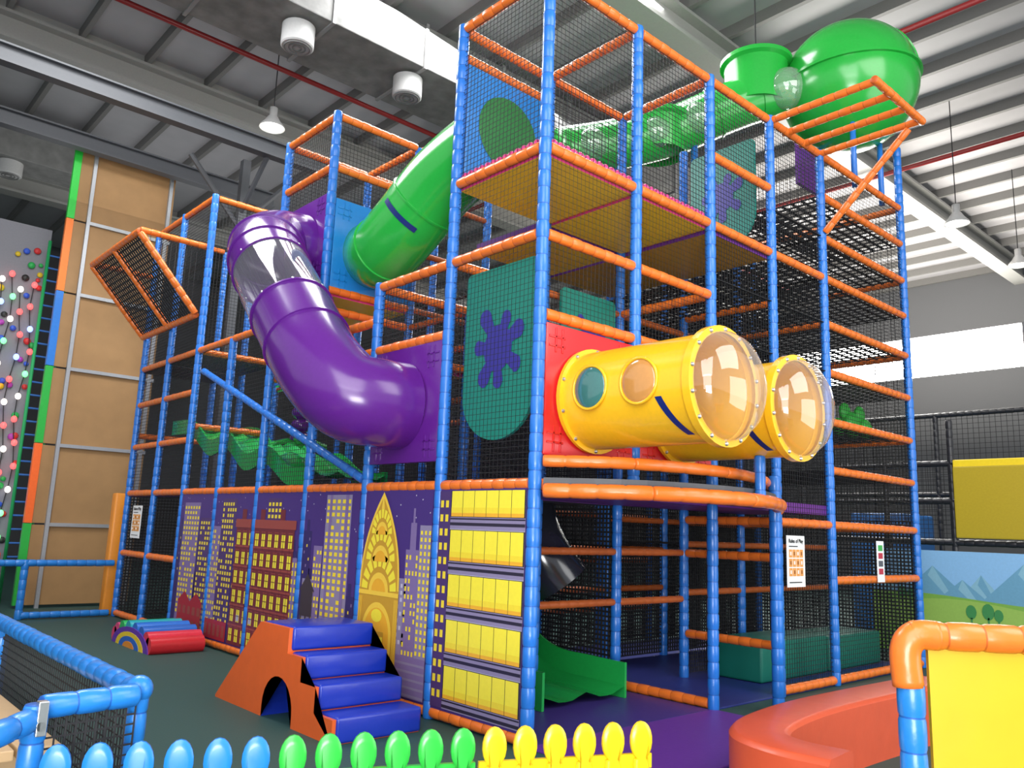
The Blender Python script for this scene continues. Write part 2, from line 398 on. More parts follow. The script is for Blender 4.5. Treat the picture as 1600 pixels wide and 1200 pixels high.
bm=new(); box(bm,.06,1.14,B-.03,B+.03,4.86,6.06,.01); obj('panel',bm,BPL,GT)
flange_panel(GT,(.6,3.6,4.82),'y',1.1,1.1,BPL)
gp=catmull([(.6,1.2,5.5),(.58,1.6,5.47),(.5,2.1,5.25),(.42,2.6,4.88),(.43,3.05,4.68),(.55,3.4,4.74),(.6,3.58,4.8)],8)
bm=new(); sweep(bm,gp,.4,36,False); obj('tube_section',bm,GRN,GT,True)
for i in (20,31): ringpart(GT,gp[i],gp[i+1]-gp[i-1],.395,GRN,'flange',.014,.02)
bm=new(); lathe(bm,(.6,1.165,5.5),(0,-1,0),[(0,0),(.004,.38),(0,.39)],40); obj('tube_mouth',bm,mat('mouth_shade_green',(.01,.16,.03),.4),GT)  # flat disc, its darker green stands in for the tube's shaded inside
arcband(GT,gp[22],gp[23]-gp[21],.408,PI*.95,PI*1.35,.06,STK)
def yellow(xc,label,L,wins):
    Yt=thing('viewing_tube',label,'viewing tube',(xc,-.6,2.2),'yellow viewing tubes above the balcony')
    zc=2.67
    flange_panel(Yt,(xc,0,2.72),'y',1.1,1.08,RED)
    r=.405
    bm=new(); lathe(bm,(xc,-.03,zc),(0,-1,0),[(0,r+.015),(.05,r),(L-.03,r)],44); obj('tube_section',bm,YEL,Yt,True)
    ringpart(Yt,(xc,-L,zc),(0,1,0),r-.01,YEL,'end_flange',.035,.05,14)
    ringpart(Yt,(xc,-.07,zc),(0,1,0),r-.01,YEL,'flange',.02,.045,10)
    bm=new(); lathe(bm,(xc,-L-.03,zc),(0,-1,0),[(0,r*1.0),(.06,r*.97),(.13,r*.85),(.19,r*.62),(.225,r*.33),(.235,0)],40); obj('dome_window',bm,CLR,Yt,True)
    bm=new(); lathe(bm,(xc,-.035,zc),(0,-1,0),[(0,0),(.002,r*.97)],36); obj('tube_back',bm,mat('amber_back',(.4,.2,.08),.4),Yt)
    for (yy,m,zz) in wins:
        bm=new(); ball(bm,(xc-r+.005,yy,zc+zz),.165,.22,1,1,24,14); w=obj('port_window',bm,m,Yt,True)
        bm=new(); c=[Vector((xc-r-.004,yy+.17*math.cos(2*PI*k/32),zc+zz+.17*math.sin(2*PI*k/32))) for k in range(32)]
        sweep(bm,c,.012,8,False,closed=True); obj('window_rim',bm,YEL,w,True)
    bm=new(); prev=None
    for i in range(13):
        a=PI+ .25+ i*.07; q=Vector((xc+(r+.006)*math.cos(a),-L+.3-.012*i,zc+(r+.006)*math.sin(a)))
        cur=(bm.verts.new(q),bm.verts.new(q+Vector((0,-.06,0))))
        if prev: bm.faces.new((prev[0],prev[1],cur[1],cur[0]))
        prev=cur
    obj('sticker',bm,STK,Yt,True)
    return Yt
TW=mat('teal_window',(.05,.18,.17),.06,coat=1); OW=mat('amber_window',(.6,.27,.07),.06,coat=1)
yellow(.6,'yellow viewing tube with clear dome end nearest the corner post',1.3,[(-.38,TW,.03),(-.86,OW,.03)])
yellow(1.8,'second yellow viewing tube, further from the corner post along the balcony',1.22,[])
# green overhead tube and pod
OT=thing('overhead_tube','green overhead crawl tube with bubble windows and two round turrets above the right wing','crawl tube',(4.6,2,6.4))
op=catmull([(3.2,3.0,6.85),(3.9,2.6,7.1),(4.68,2.18,7.45),(5.2,1.6,7.8),(5.6,1.15,8.0),(6.2,.65,8.1)],8)
bm=new(); sweep(bm,op,.36,32,True); obj('tube_section',bm,GRN,OT,True)
for i in (10,22,30): ringpart(OT,op[i],op[i+1]-op[i-1],.355,GRN,'flange',.014,.022)
BG=clear('bubble_green',(.6,.8,.65),.25,.5)
for i in (4,13,19,34):
    s=Vector((-.6,-.75,-.2)).normalized()
    bm=new(); ball(bm,op[i]+s*.22,.3 if i==34 else .24,1,1,1,20,12); obj('bubble_window',bm,BG,OT,True)
for c,r in (((5.5,1.28,8.0),.48),((4.5,2.3,7.25),.44)):
    bm=new(); h=.46 if r>.45 else .3
    lathe(bm,c,(0,0,1),[(-.2,r*.88),(h-.03,r*.96),(h,r*1.08),(h+.06,r*1.08),(h+.07,r*1.0),(h+.1,r*.95),(h+.11,0)],36); obj('turret',bm,GRN,OT,'auto')
bm=new(); cyl(bm,(5.5,1.28,8.55),(5.5,1.28,10.4),.012,6); obj('suspension_cable',bm,NET,OT)
for (x,y,z) in ((3.9,2.6,6.8),(4.9,1.95,7.3)):
    bm=new(); cyl(bm,(x,y,4.8),(x,y,z),.05,12); obj('support_post',bm,BLU,OT,True)
PD=thing('sphere_pod','big green sphere pod with flanged band and pale dome on top of the right wing','sphere pod',(6.45,.38,6.4))
pc=Vector((6.42,.32,8.12)); rr=.94
def sph(i,n=28): return (rr*math.sin(-PI/2+i*PI/n),rr*math.cos(-PI/2+i*PI/n) if 0<i<n else 0)
ax=Vector((.5,-.68,.62)).normalized()
bm=new(); lathe(bm,pc,ax,[sph(i) for i in range(0,25)],48); obj('shell',bm,GRN,PD,True)
bm=new(); lathe(bm,pc,ax,[sph(i) for i in range(24,29)],48); obj('dome_window',bm,clear('pod_dome_glaze',(.55,.62,.6),.6,.3),PD,True)
ringpart(PD,pc+ax*(rr*math.sin(-PI/2+24*PI/28)),ax,rr*math.cos(-PI/2+24*PI/28)-.01,GRN,'dome_rim',.015,.03)
bx_=Vector((-.06,.02,1)).normalized(); h=.05
ringpart(PD,pc+bx_*h,bx_,math.sqrt(rr*rr-h*h)-.02,GRN,'flange',.022,.06)
for x,y in ((6.0,.1),(6.85,.1),(6.4,.8)):
    bm=new(); cyl(bm,(x,y,6.38),(x,y,7.5),.04,10); obj('support_post',bm,BLU,PD,True)
bm=new(); box(bm,5.3,5.95,.55,.6,6.35,7.0,.01); obj('side_panel',bm,PUR,PD)
# ------------------------------------------------------------------ hanging teal panels with splats
def splat(bm,c,u,v,r,mi,n):
    c=Vector(c);u=Vector(u);v=Vector(v);pts=[]; N=140
    ctr=[(2*PI*i/7+.35+(.08,-.1,.05,0,.1,-.06,0)[i],(.78,.66,.82,.7,.76,.68,.74)[i],(.2,.17,.22,.17,.21,.18,.19)[i]) for i in range(7)]
    for k in range(N):
        a=2*PI*k/N; q=.5
        for pa,D,rp in ctr:
            dl=a-pa; s=D*math.sin(dl)
            if math.cos(dl)>0 and abs(s)<rp: q=max(q,D*math.cos(dl)+math.sqrt(rp*rp-s*s))
        q*=r; pts.append(c+u*q*math.cos(a)+v*q*math.sin(a)*1.15)
    cc=bm.verts.new(c+Vector(n)*.006); vs=[bm.verts.new(p+Vector(n)*.006) for p in pts]
    for i in range(N): bm.faces.new((cc,vs[i],vs[(i+1)%N]))
def tealpanel(name,label,o,u,w,h,n,r=.24,rb=.42):
    o=Vector(o);u=Vector(u);n=Vector(n);zz=Vector((0,0,1)); t=thing(name,label,'hanging panel',o+u*w/2-zz*h,'green splat panels in the play frame')
    pts=[]; c=.06
    for k in range(5): a=PI-PI/2*k/4; pts.append(o+u*(c+c*math.cos(a))+zz*(-c+c*math.sin(a)))
    for k in range(5): a=PI/2-PI/2*k/4; pts.append(o+u*(w-c+c*math.cos(a))+zz*(-c+c*math.sin(a)))
    for k in range(17): a=-PI*k/16; pts.append(o+u*(w/2+w/2*math.cos(a))+zz*(-(h-rb)+rb*math.sin(a)))
    bm=new(); prism(bm,pts,-n*.03); obj('panel',bm,TEAL,t)
    bm=new(); splat(bm,o+u*w*.5-zz*h*.48,u,zz,r,0,n); obj('splat',bm,SPL,t)
    return t
tealpanel('splat_panel','dark green panel with blue splat hanging behind net beside the red panel',(.06,1.03,3.86),(0,-1,0),.92,1.53,(-1,0,0),.36)
tealpanel('splat_panel','green panel with blue splat high up at right end of the upper deck',(3.5,1.02,6.2),(0,-1,0),.88,1.3,(-1,0,0),.32)
tealpanel('splat_panel','small dark green panel deep inside the tower below the yellow deck',(1.38,1.12,4.1),(1,0,0),.85,1.1,(0,-1,0),.28)
# ------------------------------------------------------------------ mural
pal={'sky':(.06,.028,.18),'sky2':(.035,.022,.12),'lil':(.2,.14,.32),'gry':(.25,.21,.35),'dpur':(.07,.035,.14),'yel':(.82,.63,.04),'yel2':(.86,.72,.05),'brk':(.16,.025,.035),'brk2':(.3,.06,.05),'gold':(.55,.3,.03),'gold2':(.85,.56,.06),'drk':(.025,.02,.04),'red':(.36,.02,.035),'wtr':(.05,.035,.045),'org':(.8,.4,.03),'wh':(.5,.47,.58)}
pk=list(pal); PM=[mat('print_'+k,pal[k],.4,var=.05) for k in pk]; PX={k:i for i,k in enumerate(pk)}
def mural(k,label,draw):
    s0,s1=K[k]+.05,K[k+1]-.05; bm=new()
    def rect(a,b,z0,z1,c,l):
        a=max(a,s0+.001); b=min(b,s1-.001); z0=max(z0,.12); z1=min(z1,1.9)
        if b-a<.004 or z1-z0<.004: return
        x=-.035-.0012*l
        f=bm.faces.new([bm.verts.new(p) for p in ((x,a,z0),(x,b,z0),(x,b,z1),(x,a,z1))]); f.material_index=PX[c]
    def poly(pts,c,l):
        x=-.035-.0012*l
        f=bm.faces.new([bm.verts.new((x,min(max(p[0],s0),s1),min(max(p[1],.12),1.9))) for p in pts]); f.material_index=PX[c]
    def bld(a,b,z0,z1,c,nc,nr,wc,l,mx=.2,mz=.3,off=0.,skip=0.):
        rect(a,b,z0,z1,c,l); w=(b-a)/nc; h=(z1-z0-.04)/nr; rg=random.Random(int(a*100))
        for i in range(nc):
            for j in range(nr):
                if rg.random()<skip: continue
                rect(a+w*(i+mx),a+w*(i+1-mx),z0+h*(j+mz),z0+h*(j+1-mz*.4),wc,l+1)
    box(bm,-.03,-.01,s0,s1,.1,1.92)
    rect(s0,s1,.1,1.95,'sky',0)
    draw(rect,poly,bld,s0,s1)
    o=obj('mural_panel',bm,PM,None,origin=(-.03,(s0+s1)/2,.1),keep=True)
    tag(o,label,'mural panel','city mural panels along the left facade')
def city(rect,poly,bld):
    bld(1.24,1.42,.1,1.6,'gry',3,24,'yel',1,.25); bld(1.42,1.62,.1,1.38,'lil',4,18,'yel',2,.25,skip=.3); rect(1.47,1.56,1.38,1.62,'lil',2); rect(1.5,1.53,1.62,1.75,'lil',2)
    bld(1.58,1.78,.1,1.12,'gry',4,16,'wh',1,skip=.5); rect(1.2,1.7,.1,.46,'lil',4)
    for i in range(5): rect(1.2,1.74,.13+i*.065,.15+i*.065,'gry',5)
def d1(rect,poly,bld,s0,s1):
    stars(rect,s0,s1,1); city(rect,poly,bld)
    c=2.02
    def half(hw,z0,zh,n=20): return [(c+hw*math.cos(PI*k/n),z0+zh*math.sin(PI*k/n)) for k in range(n+1)]
    def ogive(hw,z0,zh,n=14):
        R=[(c+hw*(1-(k/n)**2.2),z0+zh*k/n) for k in range(n+1)]; return R+[(2*c-y,z) for y,z in reversed(R[:-1])]
    rect(c-.33,c+.33,.1,1.02,'gold',6)
    poly(ogive(.33,1.0,.9),'gold2',7); poly(ogive(.305,1.0,.85),'gold',8)
    for (hw,z0,zh,l) in ((.29,.98,.34,9),(.24,1.25,.3,9),(.17,1.5,.24,9)):
        for k in range(9):
            a0=PI*(k+.14)/9; a1=PI*(k+.86)/9
            P=[]
            for (q,a) in ((.66,a0),(1.,a0),(1.,(a0+a1)/2),(1.,a1),(.66,a1)): P.append((c+hw*q*math.cos(a),z0+zh*q*math.sin(a)))
            poly(P,'yel2',l)
        poly(half(hw*.56,z0,zh*.5),'gold2',l); poly(half(hw*.4,z0,zh*.34),'org',l+1)
    poly([(c-.025,1.74),(c+.025,1.74),(c,1.9)],'gold2',9)
    rect(c-.33,c+.33,.94,.98,'gold2',9)
    poly(half(.25,.58,.3),'gold2',9); poly(half(.21,.58,.25),'org',10); rect(c-.25,c+.25,.12,.58,'gold2',9); rect(c-.21,c+.21,.12,.58,'org',10)
    bld(c-.13,c+.13,.28,.62,'gold',4,4,'yel2',11,.12,.12); bld(c-.09,c+.09,.12,.26,'gold',2,1,'yel2',11,.12,.1)
    poly([(c+.09*math.cos(2*PI*k/12),.76+.06*math.sin(2*PI*k/12)) for k in range(12)],'yel2',11)
    for sg in (-1,1):
        for i in range(4): rect(min(c+sg*(.27+i*.016),c+sg*(.278+i*.016)),max(c+sg*(.27+i*.016),c+sg*(.278+i*.016)),.12,.92,'gold2',9)
def stars(rect,s0,s1,seed):
    rg=random.Random(seed)
    for i in range(14):
        a=rg.uniform(s0,s1); z=rg.uniform(1.5,1.88); rect(a,a+.012,z,z+.012,'wh',.5)
    for i in range(6):
        a=s0+(s1-s0)*i/6; z=rg.uniform(.7,1.5); rect(a,a+.2,.1,z,'sky2',.6); rect(a+.06,a+.12,z,z+.12,'sky2',.6)
        for j in range(8): rect(a+.03+.05*(j%3),a+.05+.05*(j%3),z-.1-.07*j,z-.07-.07*j,'yel' if j%2 else 'lil',.8)
def d2(rect,poly,bld,s0,s1):
    stars(rect,s0,s1,2)
    bld(2.6,3.1,.1,1.88,'gry',5,26,'yel',1,skip=.12); rect(2.66,2.72,.1,1.88,'lil',3); rect(2.98,3.03,.1,1.88,'lil',3); bld(3.12,3.3,.1,1.35,'lil',3,18,'yel',2,skip=.3); bld(3.3,3.5,.1,1.0,'gry',3,12,'yel',1)
    poly([(2.6+.26+.2*math.cos(PI*k/10),.3+.18*math.sin(PI*k/10)) for k in range(11)],'lil',4); rect(2.45,3.1,.1,.32,'gry',4)
    for i in range(6): rect(2.5+i*.1,2.55+i*.1,.14,.3,'lil',5)
    rect(3.25,3.5,.62,.88,'wtr',6); poly([(3.22,.88),(3.53,.88),(3.375,1.06)],'wtr',6)
    for a in (3.26,3.36,3.46): rect(a,a+.025,.3,.62,'wtr',6)
    bld(3.0,3.6,.1,.42,'brk',4,2,'yel',5)
def d3(rect,poly,bld,s0,s1):
    stars(rect,s0,s1,3); brick(rect,poly,bld)
def brick(rect,poly,bld):
    bld(3.75,5.25,.1,1.5,'brk',9,6,'yel2',3,.24,.26); rect(3.72,5.28,1.5,1.6,'brk2',5)
    for z in (1.265,1.03,.8,.57,.335): rect(3.74,5.26,z,z+.022,'brk2',5)
    for i in range(9):
        a=3.75+1.5*(i+.5)/9; rect(a-.004,a+.004,.12,1.5,'brk',6)
        for j in range(6): rect(a-.05,a+.05,.1+.227*j+.215,.1+.227*j+.228,'brk2',6); rect(a-.045,a+.045,.1+.227*j+.125,.1+.227*j+.133,'brk',6)
        if i%2: rect(a-.035,a+.035,.4,.47,'wh',6)
    for a in (4.0,4.5,5.0): rect(a,a+.12,1.6,1.72,'brk',2)
    bld(3.6,3.8,.1,1.2,'lil',2,12,'yel',1); bld(4.1,4.45,1.6,1.85,'dpur',4,3,'yel',1)
def d4(rect,poly,bld,s0,s1):
    stars(rect,s0,s1,4); bld(5.3,5.72,.1,1.85,'dpur',6,24,'yel',1,skip=.2); bld(5.72,6.05,.1,1.5,'lil',5,20,'yel',2,skip=.3); brick(rect,poly,bld)
    rect(5.3,6,.1,.35,'red',5)
    for i in range(5): rect(5.34+i*.13,5.42+i*.13,.16,.3,'brk2',6)
def d5(rect,poly,bld,s0,s1):
    stars(rect,s0,s1,5); bld(6.0,6.4,.1,1.6,'dpur',5,22,'yel',1,skip=.25); bld(6.45,7.0,.1,1.8,'lil',6,24,'yel',1,skip=.15)
    bld(6.1,6.9,.1,.5,'red',5,2,'brk2',4); poly([(6.1,.5),(6.5,.5),(6.3,.62)],'red',4); poly([(6.5,.5),(6.9,.5),(6.7,.62)],'red',4)
def d0(rect,poly,bld,s0,s1):
    rect(s0,s1,.1,1.95,'wh',1); rect(.99,s1,.1,1.9,'dpur',2)
    for j in range(14): rect(1.02,1.06,.2+j*.12,.26+j*.12,'yel',3); rect(1.09,1.13,.2+j*.12,.26+j*.12,'yel',3)
    for j in range(5):
        z=.1+j*.37; rect(s0,.99,z,z+.1,'gry',2); rect(s0,.99,z+.03,z+.055,'drk',3); rect(s0,.99,z+.08,z+.092,'drk',3); rect(s0,.99,z+.1,z+.365,'drk',2)
        for i in range(6):
            a=.065+i*.153; rect(a,a+.147,z+.105,z+.36,'yel2',4); rect(a,a+.147,z+.105,z+.135,'org',5); rect(a,a+.147,z+.135,z+.18,'yel',5)
mural(0,'printed panel of a tower block with rows of large yellow windows at the corner post',d0)
mural(1,'printed night city panel with a golden arched tower',d1)
mural(2,'printed night city panel with lilac skyscraper and dark water tank',d2)
mural(3,'printed city panel filled by a red brick building with yellow windows',d3)
mural(4,'printed city panel with brick edge and dark purple tower speckled with yellow windows',d4)
mural(5,'printed city panel at the far left with low red houses under purple towers',d5)
# ------------------------------------------------------------------ soft play
ST=thing('soft_play_steps','orange foam arch with slide slope and four blue foam steps on the green floor','soft play steps',(-.7,1.9,0))
XA,XB=-1.12,-.34
stp=[(.86,1.14,.19),(1.14,1.38,.375),(1.38,1.62,.56),(1.62,2.14,.75)]
prof=[(2.94,0.0),(2.94,.02),(2.16,.74),(1.64,.74),(1.64,.545),(1.4,.545),(1.4,.36),(1.16,.36),(1.16,.175),(.88,.175),(.88,0),(1.5,0),(1.5,.09)]+[(1.76-.26*math.cos(PI*k/12),.09+.26*math.sin(PI*k/12)) for k in range(1,12)]+[(2.02,.09),(2.02,0)]
SOR=mat('orange_foam',(.74,.12,.02),.4,bump=.08,scale=9); SBL=mat('blue_foam',(.01,.035,.42),.32,bump=.2,scale=7,coat=.2)
bm=new(); prism(bm,[(XA,y,z) for y,z in prof],(XB-XA,0,0),1,0)
bm.normal_update()
for f in bm.faces:
    if abs(f.normal.x)<.5:
        c=f.calc_center_median(); f.material_index=1 if (1.45<c.y<2.1 and c.z<.4) else 0
obj('arch_body',bm,[SOR,SBL],ST)
for a,b,z in stp:
    bm=new(); box(bm,XA+.03,XB+.01,a,b+.01,max(.0,z-.187),z,.025); obj('step',bm,SBL,ST,True)
RO=thing('foam_roller','small foam hump of pink, green, blue and red ridges with rainbow end','foam roller',(-.55,6.2,0))
cols=[(.7,.04,.14),(.7,.06,.2),(.02,.42,.1),(.02,.36,.42),(.02,.15,.58),(.02,.12,.5),(.68,.03,.06),(.6,.02,.03)]
for i in range(8):
    a=PI*(i+.5)/8; y=6.2+.64*math.cos(a); z=.06+.15*math.sin(a)
    bm=new(); sweep(bm,[(-.84,y,z),(-.2,y,z)],.1,16,True); obj('ridge',bm,mat('ridge%d'%i,cols[i],.35,coat=.2),RO,'auto')
for j,(r,c) in enumerate(((.66,(.12,.03,.35)),(.5,(.8,.55,.02)),(.36,(.02,.12,.5)),(.2,(.75,.25,.02)))):
    bm=new(); prism(bm,[(-.85-.004*j,6.2+r*math.cos(PI*k/14),.24*r/.66*math.sin(PI*k/14)) for k in range(15)],(.02,0,0)); obj('rainbow_band',bm,mat('rb%d'%j,c,.4),RO)
# ------------------------------------------------------------------ slides inside
def slide(name,label,x0,x1,pts,lanes,loc,hw=.2):
    t=thing(name,label,'slide',loc); P=catmull(pts,8)
    bm=new(); rows=[]; ns=6
    for p in P:
        rows.append([bm.verts.new((x0+(x1-x0)*i/(lanes*ns),p.y,p.z+.06*abs(math.cos(PI*i/ns))**4)) for i in range(lanes*ns+1)])
    for a,b in zip(rows,rows[1:]):
        for i in range(len(a)-1): bm.faces.new((a[i],a[i+1],b[i+1],b[i]))
    obj('bed',bm,GRND,t,True)
    for x in (x0-.03,x1):
        bm=new(); R=[]
        for p in P: R.append([bm.verts.new(q) for q in ((x,p.y,max(.02,p.z-.12)),(x,p.y,p.z+hw),(x+.03,p.y,p.z+hw),(x+.03,p.y,max(.02,p.z-.12)))])
        for a,b in zip(R,R[1:]):
            for i in range(4): bm.faces.new((a[i],a[(i+1)%4],b[(i+1)%4],b[i]))
        bm.faces.new(R[0]); bm.faces.new(R[-1]); obj('side_wall',bm,GRND,t,'auto')
    return t
slide('wave_slide','green two-lane slide ending just inside the ground floor entrance',.95,2.05,[(0,.78,.07),(0,1.2,.08),(0,1.8,.12),(0,2.36,.4)],2,(1.5,1.8,0),.28)
slide('wave_slide','green wavy slide on the first deck behind the left nets',.12,1.1,[(0,3.75,2.12),(0,4.3,2.14),(0,4.9,2.4),(0,5.5,2.34),(0,6.1,2.64),(0,6.7,2.58),(0,7.4,2.9),(0,8.2,2.95)],3,(.6,6,2.0),.1)
PM_=thing('soft_palm','purple and green soft palm punchbag on the first deck behind the left nets','soft palm',(.35,4.55,2.45))
for j in range(4):
    bm=new(); ball(bm,(.35,4.55,2.6+j*.16),.13,1,1,.7,14,8); obj('trunk_pad',bm,PUR,PM_,True)
for z in (2.5,3.18):
    bm=new()
    for k in range(6):
        a=2*PI*k/6; d=Vector((math.cos(a),math.sin(a),0)); s=Vector((-d.y,d.x,0)); c=Vector((.35,4.55,z))
        prism(bm,[c+s*.03,c+d*.2+s*.07+Vector((0,0,.06)),c+d*.38,c+d*.2-s*.07+Vector((0,0,.06)),c-s*.03],(0,0,.02))
    obj('leaf_ring',bm,GRN,PM_)
bm=new(); p=catmull([(1.95,2.15,1.88),(1.8,2.0,1.75),(1.75,1.75,1.4),(1.95,1.6,1.05)],8); sweep(bm,p,.33,24,False)
tag(obj('spiral_tube',bm,mat('black_tube',(.02,.022,.032),.15,coat=.6),None,True,origin=(1.8,1.9,1)),'dark tube bending down inside the ground floor entrance','crawl tube')
for i,(x0,x1,y0,y1,h,lab) in enumerate(((4.0,5.5,.45,1.1,.46,'green foam block bench behind the net right of the poster post'),(5.56,7.0,.45,1.1,.43,'green foam block bench at the right end of the right wing'))):
    bm=new(); box(bm,x0,x1,y0,y1,0.02,h,.03); tag(obj('foam_block',bm,mat('green_foam',(.008,.18,.13),.45,bump=.06,scale=6),None,True,origin=((x0+x1)/2,(y0+y1)/2,0)),lab,'foam block')
bm=new(); box(bm,11.0,12.4,1.7,2.7,0,2.15,.05); tag(obj('foam_block',bm,mat('blue_foam_far',(.02,.14,.42),.45),None,True,origin=(11.7,2.2,0)),'tall blue foam block in the hall behind the right wing','foam block')
bm=new()
for (dx,dz,r) in ((0,.2,.2),(-.2,.15,.14),(.2,.15,.15),(-.1,.38,.13),(.12,.36,.12)): ball(bm,(6.75+dx,.62-dx*.5,3.02+dz),r,1,.5,1,14,8)
tag(obj('foam_bush',bm,mat('leaf_green',(.04,.5,.06),.45),None,True,origin=(6.75,.62,3.02)),'bright green lobed foam leaf piece on a webbing level of the right wing','foam piece')
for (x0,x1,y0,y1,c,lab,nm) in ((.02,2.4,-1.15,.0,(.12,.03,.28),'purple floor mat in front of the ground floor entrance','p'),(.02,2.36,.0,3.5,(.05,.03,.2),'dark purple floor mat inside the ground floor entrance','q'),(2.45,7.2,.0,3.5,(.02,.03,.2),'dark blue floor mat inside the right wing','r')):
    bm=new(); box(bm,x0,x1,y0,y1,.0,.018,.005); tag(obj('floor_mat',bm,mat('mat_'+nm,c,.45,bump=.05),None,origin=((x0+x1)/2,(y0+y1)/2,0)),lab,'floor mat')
# ------------------------------------------------------------------ signs
def text(par,s,loc,size,m,rot,bold=False):
    cu=bpy.data.curves.new('t','FONT'); cu.body=s; cu.size=size; cu.align_x='CENTER'; cu.extrude=.0005
    if bold: cu.offset=size*.02
    to=bpy.data.objects.new('t',cu); COL.objects.link(to); bpy.context.view_layer.update()
    me=bpy.data.meshes.new_from_object(to.evaluated_get(bpy.context.evaluated_depsgraph_get())); bpy.data.objects.remove(to)
    me.materials.clear(); me.materials.append(m)
    o=bpy.data.objects.new('lettering',me); COL.objects.link(o); o.parent=par; o.location=Vector(loc)-wloc(par); o.rotation_euler=rot; return o
BLK=mat('ink_black',(.01,.01,.012),.5); OPI=mat('ink_orange',(.75,.33,.08),.5); OPB=mat('ink_brown',(.3,.1,.03),.5)
def sign(label,c,u,n,w,h,style):
    c=Vector(c);u=Vector(u);n=Vector(n);z=Vector((0,0,1)); t=thing('rules_sign',label,'sign',c,'rules posters on the frame')
    rot=(PI/2,0,0) if abs(n.y)>.5 else (PI/2,0,-PI/2)
    def q(a0,a1,z0,z1,off,m,name):
        bm=new(); P=[c+u*a0+z*z0+n*off,c+u*a1+z*z0+n*off,c+u*a1+z*z1+n*off,c+u*a0+z*z1+n*off]; prism(bm,P,-n*.004); return obj(name,bm,m,t)
    q(-w/2,w/2,-h/2,h/2,0,WHT,'board')
    if style==0:
        text(t,'Rules of Play',c+z*(h*.36)+n*.004,w*.155,BLK,rot,True)
        for i in range(4):
            for j in range(3):
                a=-w*.4+w*.2*i; q(a+.006,a+w*.2-.006,-h*.3+h*.18*j+.006,-h*.3+h*.18*(j+1)-.006,.003,OPI,'pictogram')
                q(a+.025,a+w*.2-.03,-h*.3+h*.18*j+.03,-h*.3+h*.18*(j+1)-.03,.006,OPB if (i+j)%2 else WHT,'pictogram_mark')
        q(-w*.38,w*.1,h*.28,h*.3,.003,BLK,'text_line'); q(-w*.38,w*.3,-h*.42,-h*.4,.003,BLK,'text_line')
    else:
        for j,cc in enumerate(((.05,.4,.08),(.5,.03,.06),(.1,.1,.12),(.5,.03,.06))):
            q(-w*.3,w*.3,h*.26-h*.19*j,h*.4-h*.19*j,.003,mat('sg%d'%j,cc,.5),'pictogram')
sign('white poster of orange pictograms on the front of the right wing',(3.87,-.06,1.37),(1,0,0),(0,-1,0),.38,.54,0)
sign('narrow white notice with red and green squares on the right wing',(5.94,-.06,1.37),(1,0,0),(0,-1,0),.2,.5,1)
sign('small white poster at the far left end of the frame',(-.06,8.9,1.5),(0,-1,0),(-1,0,0),.42,.5,0)
# ------------------------------------------------------------------ fences
F=thing('padded_fence','light blue padded rail fence with dark mesh along the left of the green floor','fence',(-2.95,3,0))
for y in (-.37,2.6,5.6,9.5): post(F,-2.95,y,0,.8,'l',.05)
for a,b in ((-.37,2.6),(2.6,5.6),(5.6,9.5)):
    pad('rail',(-2.95,a,.76),(-2.95,b,.76),'l',F,.054,-.02); pad('rail',(-2.95,a,.1),(-2.95,b,.1),'l',F,.04)
    net(F,(-2.95,a,.1),(0,b-a,0),(0,0,.65),.045,.005)
bm=new(); ball(bm,(-2.95,-.37,.77),.066,1,1,1,16,10); obj('corner_cap',bm,LBL,F,True)
F2=thing('padded_fence','far blue padded rail fence at the back of the green floor by the brown tower','fence',(-1.2,9.6,0))
for x in (-1.36,): post(F2,x,9.6,0,.88,'l')
pad('rail',(-1.36,9.6,.83),(-.1,9.6,.83),'l',F2); pad('rail',(-1.36,9.6,.06),(-.1,9.6,.06),'l',F2); pad('rail',(-2.9,9.55,.83),(-1.36,9.6,.83),'l',F2)
G=thing('padded_gate','light blue padded gate at the lower left with a steel latch','gate',(-3.4,-.6,0))
pad('rail',(-2.98,-.44,.76),(-3.4,-.5,.76),'l',G,.052); post(G,-3.42,-.52,0,.78,'l',.05); pad('rail',(-3.42,-.52,.72),(-3.75,-.85,.7),'l',G,.05)
net(G,(-2.98,-.44,.1),(-.44,-.08,0),(0,0,.62),.045,.005)
bm=new(); box(bm,-3.43,-3.39,-.6,-.55,.66,.8,.004); cyl(bm,(-3.41,-.6,.7),(-3.41,-.52,.7),.02,10); obj('latch',bm,STEEL,G)
Bn=thing('bench','pale wooden bench behind the blue fence at the left edge','bench',(-3.5,.9,0))
WD=mat('pale_wood',(.5,.33,.17),.5,bump=.05,scale=12)
for i in range(4):
    bm=new(); box(bm,-3.95+i*.21,-3.76+i*.21,.1,1.7,.4,.45,.006); obj('slat',bm,WD,Bn)
for y in (.3,1.4):
    bm=new(); box(bm,-3.9,-3.2,y,y+.06,0,.4); obj('leg',bm,WD,Bn)
